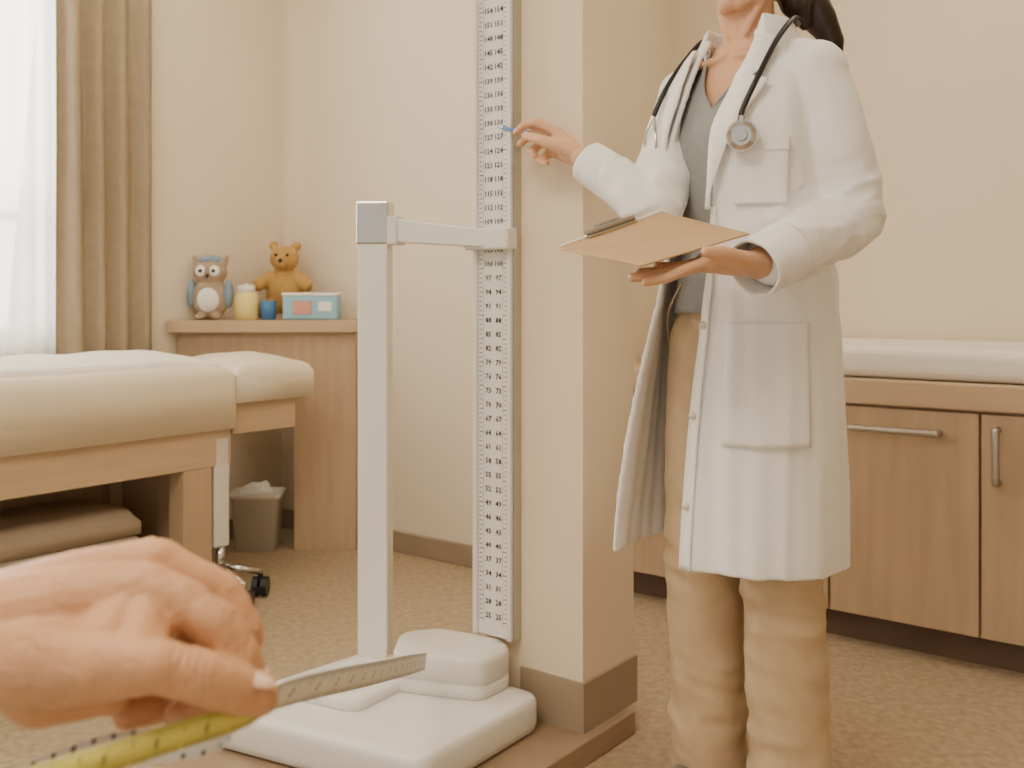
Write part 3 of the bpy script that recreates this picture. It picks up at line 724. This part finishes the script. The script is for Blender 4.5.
# ------------------------------------------------------------------ tapes
def ribbon(name,ctrl,wid,m,tick_every):
    root=empty(name,ctrl[0]); P=np.array([list(c) for c in ctrl]); Wv=np.array([list(w) for w in wid]); n=len(P)-1
    N=n*60; C=[V(cr(P,k*n/N)) for k in range(N+1)]; WW=[V(cr(Wv,k*n/N)) for k in range(N+1)]
    bm=bmesh.new(); L=[bm.verts.new(c-w) for c,w in zip(C,WW)]; Rr=[bm.verts.new(c+w) for c,w in zip(C,WW)]
    for k in range(N): bm.faces.new((L[k],L[k+1],Rr[k+1],Rr[k]))
    o=obj_from_bm(bm,'strip',m,root,True); s=o.modifiers.new('s','SOLIDIFY'); s.thickness=.0008; s.offset=0
    acc=[0]
    for k in range(N): acc.append(acc[-1]+(C[k+1]-C[k]).length)
    bm=bmesh.new(); s_=0.0; q=0; tot=acc[-1]
    def at(x):
        k=int(np.searchsorted(acc,x))-1; k=min(max(k,0),N-1); f=(x-acc[k])/(acc[k+1]-acc[k]); return C[k].lerp(C[k+1],f),WW[k].lerp(WW[k+1],f),(C[k+1]-C[k]).normalized()
    while s_<tot-.002:
        for side in (1,-1):
            c,w,t=at(s_); nr=t.cross(w).normalized()*side*.0007
            Lk=.8 if q%10==0 else (.55 if q%5==0 else .36); tw=t*tick_every*.22
            for sg in ((1,-1) if q%10 else (1,)):
                a=c+w*sg*.97+nr; b=c+w*sg*(1-Lk)+nr
                quad(bm,[a,b,b+tw,a+tw])
            if q%10==5:
                for e in (-.2,.12):
                    a=c+w*(e-.1)+nr; b=c+w*(e+.14)+nr; quad(bm,[a,b,b+tw*3,a+tw*3])
        s_+=tick_every; q+=1
    obj_from_bm(bm,'graduations',M['mark'],root); return root
# straight pull from the scale housing to the fingers
A0=V((-.170,1.972,.212)); A1=V((-.128,.545,.7125))
rt=ribbon('steel_rule_tape',[A0,A0.lerp(A1,.28),A0.lerp(A1,.65),A1,V((-.146,.495,.7120)),V((-.202,.490,.7065)),V((-.262,.472,.688)),V((-.33,.46,.67))],
  [V((.002,.002,.0165)),V((.004,.003,.0155)),V((.006,.004,.0120)),V((.006,.002,.0082)),V((.002,.003,.0065)),V((.001,.003,.0075)),V((.001,.003,.0080)),V((.001,.003,.008))],M['grey'],.0095)
ribbon('yellow_tape_measure',[V((-.112,.4745,.7400)),V((-.125,.4665,.7350)),V((-.150,.450,.7325)),V((-.1987,.430,.7240)),V((-.245,.420,.713)),V((-.31,.41,.695))],
  [V((.001,.002,.0052)),V((.001,.002,.0057)),V((.001,.002,.0061)),V((.001,.002,.0064)),V((.001,.002,.0065)),V((.001,.002,.0065))],M['yellow'],.0022)

# ------------------------------------------------------------------ lights
def area(name,loc,target,sx,sy,pw,col):
    l=bpy.data.lights.new(name,'AREA'); l.shape='RECTANGLE'; l.size=sx; l.size_y=sy; l.energy=pw; l.color=col
    o=bpy.data.objects.new(name,l); COL.objects.link(o); o.location=loc
    o.rotation_euler=(Vector(target)-Vector(loc)).to_track_quat('-Z','Y').to_euler(); return o
area('window_daylight',R(-3.6,1.15,1.6),R(0,1.15,.9),1.3,1.6,210,(1,.95,.87))
area('ceiling_fill_a',(-.8,.4,2.57),(-.8,.4,0),1.2,.8,44,(1,.88,.71))  # added camera-side fill from overhead, set left to keep the pillar's right face darker
area('ceiling_fill_b',(-.9,2.8,2.57),(-.9,2.8,0),1.0,.8,13,(1,.88,.71))  # added overhead fill towards the far left corner
area('ceiling_fill_c',(1.1,2.2,2.57),(1.1,2.2,0),1.0,.8,13,(1,.88,.71))  # added weak overhead fill on the cabinet side
w=bpy.data.worlds.new('world'); scene.world=w; w.use_nodes=True
w.node_tree.nodes['Background'].inputs[0].default_value=(1,.91,.78,1); w.node_tree.nodes['Background'].inputs[1].default_value=.95

# ------------------------------------------------------------------ camera
cd=bpy.data.cameras.new('camera'); cam=bpy.data.objects.new('camera',cd); COL.objects.link(cam)
cam.location=(0,0,.93); cam.rotation_euler=(math.radians(90),0,0)
cd.sensor_width=36; cd.lens=36*1000/1024; cd.shift_y=-87/1024; cd.clip_start=.02
cd.dof.use_dof=True; cd.dof.focus_distance=1.45; cd.dof.aperture_fstop=8.5
scene.camera=cam
